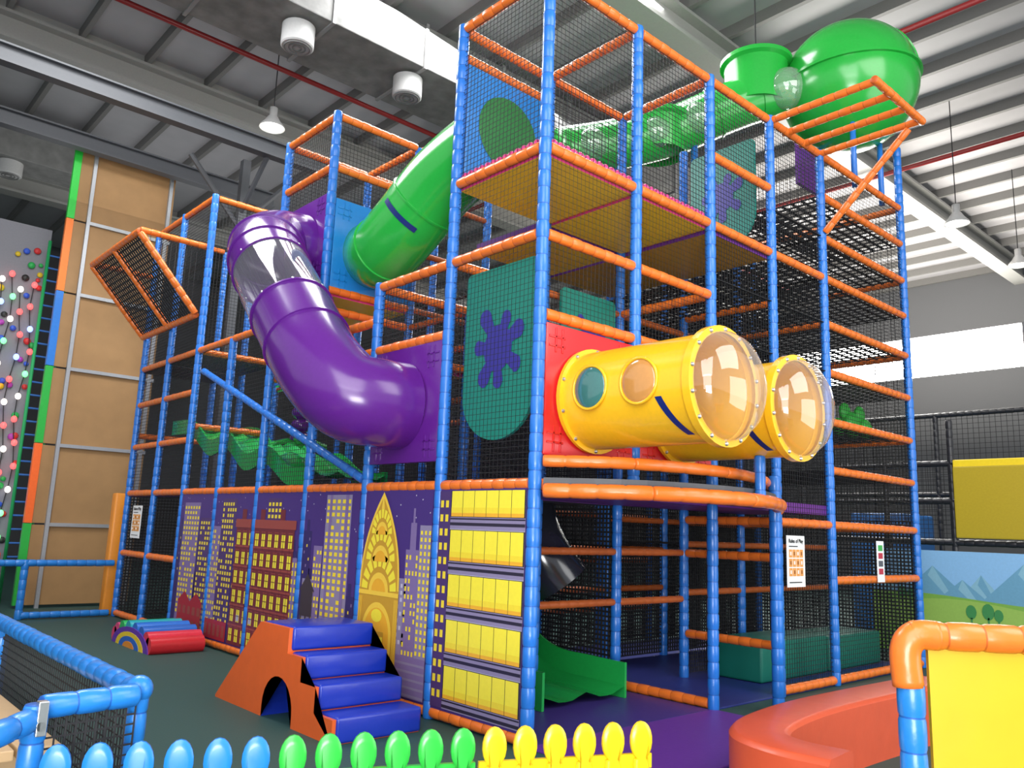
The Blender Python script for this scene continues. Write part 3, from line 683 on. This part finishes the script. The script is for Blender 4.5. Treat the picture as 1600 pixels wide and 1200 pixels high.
def picket_panel(label,p,q,m,n=6):
    p=Vector(p);q=Vector(q); d=(q-p); L=d.length; u=d.normalized(); nn=Vector((-u.y,u.x,0)); t=thing('picket_fence',label,'picket fence',(p+q)/2,'picket fence panels along the bottom')
    z=Vector((0,0,1))
    for i in range(n):
        c=p+u*(L*(i+.5)/n)
        out=[(-.042,.02),(.042,.02),(.042,.42),(.038,.445)]
        for k in range(17):
            a=-PI*.36+PI*1.72*k/16; out.append((.061*math.cos(a),.535+.095*math.sin(a)))
        out+=[(-.038,.445),(-.042,.42)]
        bm=new(); rings=[]
        for dep,s in ((-.02,.62),(-.017,.84),(-.009,1.),(.009,1.),(.017,.84),(.02,.62)):
            rings.append([bm.verts.new(c+u*(x*s)+z*(zz if zz<.45 else .525+(zz-.525)*s)+nn*dep) for x,zz in out])
        for a,b in zip(rings,rings[1:]):
            for k in range(len(out)): bm.faces.new((a[k],a[(k+1)%len(out)],b[(k+1)%len(out)],b[k]))
        fs=[bm.faces.new(rings[0]),bm.faces.new(rings[-1])]; bmesh.ops.triangulate(bm,faces=fs)
        obj('picket',bm,m,t,'auto')
    for zz in (.14,.43):
        bm=new(); a=p+u*.01; b=q-u*.01; prism(bm,[a+nn*.014+z*(zz-.035),b+nn*.014+z*(zz-.035),b+nn*.014+z*(zz+.035),a+nn*.014+z*(zz+.035)],nn*.025); obj('rail',bm,m,t)
    return t
def LP(s): return Vector((-3.42,-.6,0)).lerp(Vector((-.78,-1.78,0)),s)
picket_panel('blue plastic picket fence panel at the bottom left',LP(0),LP(.335),mat('picket_blue',(.015,.2,.62),.28,coat=.2))
picket_panel('green plastic picket fence panel at the bottom centre',LP(.335),LP(.668),mat('picket_green',(.03,.46,.05),.28,coat=.2))
picket_panel('yellow plastic picket fence panel at the bottom centre',LP(.668),LP(1),mat('picket_yellow',(.9,.6,.01),.28,coat=.2))
bm=new(); path=catmull([(.12,-2.35,0),(.1,-2.05,0),(.24,-1.78,0),(.7,-1.62,0),(1.6,-1.55,0),(3.4,-1.6,0)],6)
rows=[]; w=.18
for i,p in enumerate(path):
    t=(path[min(i+1,len(path)-1)]-path[max(i-1,0)]).normalized(); s=Vector((-t.y,t.x,0))
    sec=[(-w,0),(-w,.42),(-w+.02,.445),(-w+.04,.45),(w-.04,.45),(w-.02,.445),(w,.42),(w,0)]
    rows.append([bm.verts.new(p+s*a+Vector((0,0,z))) for a,z in sec])
for a,b in zip(rows,rows[1:]):
    for i in range(len(a)-1): bm.faces.new((a[i],a[i+1],b[i+1],b[i]))
bm.faces.new(rows[0]); bm.faces.new(rows[-1])
tag(obj('padded_kerb',bm,mat('orange_kerb',(.58,.08,.03),.42,bump=.15,scale=7,coat=.1),None,'auto',origin=(1.2,-1.7,0)),'low curved orange padded wall beside the entrance mat','padded wall')
YF=thing('padded_barrier','near yellow vinyl barrier with orange padded top and blue post at the lower right','barrier',(-.4,-3.2,0))
p0=Vector((-.6,-3.03,0)); p1=Vector((.2,-3.95,0)); u=(p1-p0).normalized()
pad('top_rail',p0+Vector((0,0,1.2)),p1+Vector((0,0,1.2)),'o',YF,.06)
bm=new(); sweep(bm,catmull([p0-u*.01+Vector((0,0,.98)),p0-u*.015+Vector((0,0,1.13)),p0+u*.03+Vector((0,0,1.195)),p0+u*.12+Vector((0,0,1.2))],6),.064,16,True); obj('corner_pad',bm,ORG,YF,True)
pad('post',p0+Vector((0,0,0)),p0+Vector((0,0,1.0)),'l',YF,.057)
a=p0+u*.08; b=p1; n=Vector((-u.y,u.x,0))
bm=new(); prism(bm,[a+Vector((0,0,.05)),b+Vector((0,0,.05)),b+Vector((0,0,1.15)),a+Vector((0,0,1.15))],n*.03); obj('panel',bm,mat('yellow_vinyl',(.62,.4,.01),.38,bump=.08,scale=5,coat=.1),YF)
# ------------------------------------------------------------------ background right
bm=new(); MXp=[mat('m_sky',(.25,.5,.8),.5),mat('m_mtn',(.14,.35,.52),.5),mat('m_mtn2',(.24,.48,.62),.5),mat('m_grass',(.3,.5,.1),.5),mat('m_grass2',(.2,.42,.07),.5),mat('m_tree',(.05,.26,.08),.5),mat('m_cloud',(.7,.8,.88),.5)]
X0=8.5
box(bm,X0,X0+.05,-4,1.2,0,1.52)
def fp(pts,l,mi):
    f=bm.faces.new([bm.verts.new((X0-.003*l,y,z)) for y,z in pts]); f.material_index=mi
for i,(y,zt,wd) in enumerate(((.3,1.3,.75),(-.35,1.2,.5),(-.9,1.38,.8),(-1.8,1.2,.7),(-2.7,1.4,.9),(.95,1.15,.25),(-.1,1.12,.6))):
    fp([(y+wd,.6),(y-wd,.6),(y,zt)],1+.15*i,1+i%2)
    fp([(y+wd*.1,zt-.14),(y-wd*.55,.6),(y,zt)],1.07+.15*i,2-i%2)
def hill(base,amp,fr,ph,l,mi):
    n=24
    for k in range(n):
        ya,yb=1.2-5.2*k/n,1.2-5.2*(k+1)/n; fp([(ya,0.01),(yb,0.01),(yb,base+amp*math.sin(yb*fr+ph)),(ya,base+amp*math.sin(ya*fr+ph))],l,mi)
hill(.85,.05,1.6,.5,4,4); hill(.76,.08,1.9,1.5,5,3); hill(.45,.09,2.1,2,6,4)
for y,z,s in ((.75,.82,.06),(.62,.8,.05),(.5,.83,.05),(-.2,.6,.07),(-.42,.62,.08),(-.55,.58,.06),(-.95,.8,.05),(-1.5,.75,.08)):
    fp([(y+s*math.cos(2*PI*k/14),z+.08+s*1.4*math.sin(2*PI*k/14)) for k in range(14)],7,5); fp([(y-.012,z-.1),(y+.012,z-.1),(y+.012,z),(y-.012,z)],7,5)
tag(obj('landscape_mural',bm,MXp,None,origin=(X0,-1.4,0),keep=True),'printed mural of blue mountains, green hills and trees at the right edge','mural panel')
BK=thing('netted_enclosure','black padded post and rail frame with netting behind the mountain mural','play enclosure',(9.5,0,0))
for x,y,h in ((9.6,1.4,2.95),(9.6,-.9,2.95),(9.6,.35,3.6),(13,1.8,4.2),(13,4,4.2)): post(BK,x,y,0,h,'k',.05)
for z in (1.65,2.3,2.9): pad('rail',(9.6,2.4,z),(9.6,-3,z),'k',BK,.05)
for z in (4.2,2.6): pad('rail',(13,4,z),(13,-3,z),'k',BK,.05)
net(BK,(9.6,.4,1.65),(0,2,0),(0,0,1.25),.07,.004); net(BK,(13,-3,2.0),(0,7,0),(0,0,2.2),.1,.005)
bm=new(); box(bm,9.5,9.55,-3,.3,1.72,2.84,.02); obj('vinyl_panel',bm,mat('yellow_vinyl2',(.45,.33,.02),.4,bump=.06),BK)
bm=new(); box(bm,9.52,9.6,-3,.3,2.6,2.95,.02); obj('vinyl_panel',bm,mat('yellow_vinyl3',(.85,.62,.02),.4,bump=.06),BK)
# ------------------------------------------------------------------ climbing tower left
CT=thing('climbing_tower','tall brown board tower with galvanised studs and coloured edge strip','climbing tower',(0,11.3,0))
BRN=mat('brown_board',(.34,.19,.075),.6,bump=.04,scale=4,var=.15)
XL,XR,YP=-1.0,.7,11.25
for j in range(6):
    z0=.05+j*1.36
    bm=new(); box(bm,XL,XR,YP,YP+.05,z0,z0+1.33,.004); obj('board',bm,BRN,CT)
for x in (XL+.2,XR-.12):
    bm=new(); box(bm,x,x+.06,YP-.08,YP-.003,0,8.5); obj('steel_stud',bm,GALV,CT)
for j in range(1,6):
    bm=new(); box(bm,XL+.2,XR,YP-.06,YP-.003,j*1.36-.0,j*1.36+.06); obj('steel_crossbar',bm,GALV,CT)
for j,c in enumerate(((.02,.4,.05),(.9,.14,.02),(.02,.4,.05),(.02,.18,.6),(.9,.2,.02),(.02,.55,.05))):
    bm=new(); box(bm,XL-.12,XL,YP-.03,YP+.06,.05+j*1.36,1.4+j*1.36); obj('edge_strip',bm,mat('strip%d'%j,c,.4),CT)
bm=new(); box(bm,-.15,.02,9.75,9.95,0,1.95,.03); tag(obj('pole_pad',bm,mat('orange_pad',(.8,.28,.03),.4),None,True,origin=(-.06,9.85,0)),'tall orange foam pad at the far left end of the frame','foam pad')
CW=thing('climbing_wall','grey climbing wall covered in holds and glowing coloured beads at the left edge','climbing wall',(-2.2,12.4,0))
bm=new(); box(bm,-3.6,-1.08,12.4,12.5,0,6.9); obj('board',bm,mat('grey_board',(.22,.22,.25),.6),CW)
rg=random.Random(3); hc=[(.6,.03,.03),(.02,.4,.08),(.03,.1,.6),(.7,.5,.02),(.4,.05,.4),(.02,.02,.02)]
for i in range(70):
    x=rg.uniform(-2.1,-1.15); z=rg.uniform(.6,6.6); c=rg.randrange(6); bm=new(); ball(bm,(x,12.36,z),rg.uniform(.04,.07),1,.6,1,8,6)
    obj('hold',bm,mat('hold%d'%c,hc[c],.5),CW,True)
for j in range(5):
    x0=-2.0+j*.19
    bm=new(); sweep(bm,[(x0+.05*math.sin(i*1.3+j),12.32,1.0+i*.42+.13*(j%3)) for i in range(12)],.008,5); obj('light_string',bm,NET,CW)
    for i in range(12):
        c=rg.randrange(4); bm=new(); ball(bm,(x0+.05*math.sin(i*1.3+j),12.28,1.0+i*.42+.13*(j%3)),.05,1,1,1.2,8,6)
        obj('light_bead',bm,mat('bead%d'%c,((1,.08,.08),(.15,1,.25),(.25,.35,1),(1,.9,.8))[c],.3,emit=2.5),CW,True)
RL=thing('rope_ladder','green and blue rope ladder hanging on the right of the climbing wall','rope ladder',(-.95,12.2,0))
for x in (-1.15,-.8):
    bm=new(); cyl(bm,(x,12.1,.0),(x,12.1,6.6),.03,8); obj('side_rope',bm,mat('rope_green',(.02,.4,.12),.6),RL,True)
for j in range(24):
    bm=new(); cyl(bm,(-1.15,12.1,.8+j*.24),(-.8,12.1,.8+j*.24),.018,8); obj('rung',bm,mat('rope_blue',(.03,.15,.5),.6),RL,True)
bm=new(); box(bm,-2.6,-1.5,10.6,11.2,0,.95,.04); tag(obj('foam_block',bm,mat('red_foam',(.5,.02,.02),.4),None,True,origin=(-2,10.9,0)),'red foam block at the foot of the climbing wall','foam block')
# ------------------------------------------------------------------ hall
FG=mat('floor_green',(.022,.07,.062),.6,bump=.06,scale=60,var=.2)
bm=new(); box(bm,-30,30,-20,26,-.1,0); struct('floor',bm,FG)
CEIL=mat('ceiling_sheet',(.42,.41,.43),.5,bump=.03,scale=3); PURL=mat('purlin_grey',(.17,.165,.16),.5); RAF=mat('rafter_grey',(.34,.335,.32),.5)
H=10.6
bm=new(); box(bm,-9,24,-8,26,H,H+.1); ce=struct('ceiling',bm,CEIL)
x=-8.5
while x<24:
    bm=new(); box(bm,x,x+.09,-8,26,H-.22,H); obj('purlin',bm,PURL,ce); x+=1.2
for y in (3.0,11.5,19.5,-5):
    bm=new(); box(bm,-9,24,y-.22,y+.22,H-.75,H-.68); box(bm,-9,24,y-.03,y+.03,H-.68,H); box(bm,-9,24,y-.22,y+.22,H-.28,H-.22); obj('rafter',bm,RAF,ce)
WG=mat('wall_grey',(.12,.122,.13),.7,var=.05)
bm=new(); X1=24
box(bm,X1,X1+.2,-8,26,0,7.2); box(bm,X1,X1+.2,-8,26,8.6,H); box(bm,X1,X1+.2,-8,3.0,7.2,8.6); box(bm,X1,X1+.2,16,26,7.2,8.6); struct('wall_right',bm,WG)
bm=new(); box(bm,X1+.05,X1+.08,3.0,16,7.2,8.6); wn=struct('window_1',bm,mat('bright_daylight_glass',(1,.98,.92),.3,emit=16))
for y in (3.0,9.5,15.9):
    bm=new(); box(bm,X1-.02,X1+.05,y,y+.1,7.2,8.6); obj('mullion',bm,DST,wn)
bm=new(); box(bm,-30,24.2,26,26.2,0,H); struct('wall_back',bm,mat('wall_dark',(.06,.062,.07),.8))
for y,z,lab in ((8.65,8.2,'upper dark steel channel beam crossing the hall above the left wing'),(10.9,8.2,'dark steel channel beam carried over the brown climbing tower')):
    bm=new(); box(bm,-9,2.6,y-.02,y+.02,z-.14,z+.14); box(bm,-9,2.6,y-.1,y+.1,z+.12,z+.15); box(bm,-9,2.6,y-.1,y+.1,z-.15,z-.12)
    tag(obj('steel_beam',bm,DST,None,origin=(-3,y,z)),lab,'steel beam','steel beams over the climbing tower')
SCm=thing('steel_column','dark steel column with diagonal braces behind the left wing','steel column',(1.42,9.7,0))
bm=new(); box(bm,1.35,1.5,9.6,9.75,0,8.3); box(bm,1.3,1.55,9.55,9.8,0,.05); obj('shaft',bm,DST,SCm)
for p,q in (((1.4,9.7,7.0),(.4,9.7,8.1)),((1.4,9.7,7.0),(2.3,9.7,8.1)),((1.4,9.7,7.2),(1.42,8.7,8.1))):
    bm=new(); cyl(bm,p,q,.05,6); obj('brace',bm,DST,SCm)
DU=thing('air_duct','large silver foil air duct running under the ceiling','air duct',(3,6.9,9.4))
FOIL=mat('duct_foil',(.17,.17,.165),.6,metal=.05,bump=.25,scale=4,var=.55)
xs=-6
while xs<12:
    bm=new(); box(bm,xs,xs+1.78,6.2,7.7,9.45,10.25,.02); obj('duct_section',bm,FOIL,DU)
    bm=new(); box(bm,xs+1.76,xs+1.82,6.17,7.73,9.42,10.28,.005); obj('joint',bm,mat('duct_joint',(.24,.24,.24),.5,metal=.2),DU); xs+=1.8
bm=new(); box(bm,-9,.2,15.2,16.2,9.2,9.9,.02); tag(obj('air_duct',bm,FOIL,None,origin=(-4,15.7,9.2)),'second smaller foil duct at the far left under the ceiling','air duct')
for (x,y,z,lab) in ((.83,6.66,9.05,'round silver air diffuser under the foil duct, left one'),(2.96,6.66,9.05,'round silver air diffuser under the foil duct, nearer the tower'),(-1.46,15.6,8.9,'round silver air diffuser under the far left duct')):
    t=thing('air_diffuser',lab,'air diffuser',(x,y,z),'round diffusers')
    bm=new(); lathe(bm,(x,y,z),(0,0,1),[(.0,.0),(.0,.24),(.02,.26),(.36,.26),(.38,.18),(.4,.18),(.5,.18)],28); obj('drum',bm,GRY,t,'auto')
    bm=new()
    for r in (.06,.12,.19): lathe(bm,(x,y,z-.02),(0,0,1),[(0,r),(0,r+.018),(.02,r+.018),(.02,r),(0,r)],24)
    obj('louvre_ring',bm,mat('louvre_grey',(.15,.15,.15),.5),t)
bm=new(); cyl(bm,(-9,8.8,9.9),(20,8.8,9.9),.05,10); tag(obj('sprinkler_pipe',bm,mat('red_pipe',(.3,.02,.02),.4),None,True,origin=(0,8.8,9.9)),'long red sprinkler pipe under the ceiling on the left','pipe')
for x,lab in ((8,'red sprinkler pipe crossing the ceiling above the green sphere'),(13,'red sprinkler pipe crossing the ceiling at the right edge')):
    bm=new(); cyl(bm,(x,-2.5,9.7),(x,20,9.7),.05,10)
    tag(obj('sprinkler_pipe',bm,mat('red_pipe',(.4,.02,.02),.4),None,True,origin=(x,0,9.7)),lab,'pipe')
def lamp(px,lab):
    x,y,z=px; t=thing('pendant_lamp',lab,'lamp',(x,y,z),'pendant hall lamps')
    bm=new(); lathe(bm,(x,y,z),(0,0,1),[(0,.23),(.03,.225),(.12,.15),(.22,.09),(.24,.07),(.4,.07),(.42,0)],24); obj('shade',bm,mat('lamp_shade',(.6,.6,.6),.3,metal=.4),t,True)
    bm=new(); lathe(bm,(x,y,z+.01),(0,0,1),[(0,0),(0,.2)],24); obj('bulb_glass',bm,mat('lamp_glow',(1,.98,.9),.3,emit=4),t)
    bm=new(); cyl(bm,(x,y,z+.42),(x,y,10.5),.01,6); obj('cable',bm,NET,t)
def ray(px,py,t):
    a=(px-800)/1270.24; c=(600-py)/1270.24
    return (-4.41436+t*(.65888+.73797*a-.14583*c),-4.59263+t*(.73122-.67382*a-.10614*c),1.58896+t*(.17659+.0367*a+.98359*c))
lamp(ray(425,200,15),'lit pendant lamp hanging above the left wing'); lamp(ray(288,118,17),'pendant lamp further left beneath the red pipe')
lamp(ray(1495,350,16),'pendant lamp hanging to the right of the green sphere'); lamp(ray(1592,415,19),'pendant lamp at the right edge under the ceiling')
# ------------------------------------------------------------------ light
w=bpy.data.worlds.new('World'); SC.world=w; w.use_nodes=True
w.node_tree.nodes['Background'].inputs[0].default_value=(.92,.96,1,1); w.node_tree.nodes['Background'].inputs[1].default_value=.82
def area(loc,target,size,power,col=(1,1,1)):
    l=bpy.data.lights.new('area','AREA'); l.energy=power; l.size=size; l.color=col; l.shape='SQUARE'
    o=bpy.data.objects.new('area_light',l); COL.objects.link(o); o.location=loc
    o.rotation_euler=(Vector(target)-Vector(loc)).to_track_quat('-Z','Y').to_euler()
area((-7,-6,8.0),(0,1.5,1.5),7,750); area((2,-7,8.2),(2,0,1.5),6,560,(1,.98,.95)); area((4,5,10.2),(3,4,0),5,1300)
area((17,5,6),(18,5,11),7,1600,(1,.95,.85)); area((-2,6,9.2),(-1,6,0),3,480); area((-9,-8,3),(1,1,3),6,460); area((2,14,7.2),(2,14,11),8,110); area((4,-8,2.0),(2.5,0,4),5,280)  # includes unseen uplights and low fills added to brighten ceiling and structure
area((-6,-6.5,.5),(1,.5,5),3,600); area((14,4,7),(5,2,3),3,500,(1,.97,.92))  # first one is an unseen low light added for the deck undersides
# ------------------------------------------------------------------ camera
f,cx,cy,cz,ya,pi_,ro=1270.23933,-4.41436,-4.59263,1.58896,.83747,.17752,.03730
d=Vector((math.cos(pi_)*math.cos(ya),math.cos(pi_)*math.sin(ya),math.sin(pi_))); r=d.cross(Vector((0,0,1))).normalized(); u=r.cross(d)
r2=r*math.cos(ro)+u*math.sin(ro); u2=u*math.cos(ro)-r*math.sin(ro)
cd=bpy.data.cameras.new('Camera'); co=bpy.data.objects.new('Camera',cd); COL.objects.link(co)
cd.sensor_fit='HORIZONTAL'; cd.sensor_width=36; cd.lens=f/1600*36
co.matrix_world=Matrix(((r2.x,u2.x,-d.x,cx),(r2.y,u2.y,-d.y,cy),(r2.z,u2.z,-d.z,cz),(0,0,0,1)))
SC.camera=co
SC.view_settings.view_transform='Standard'
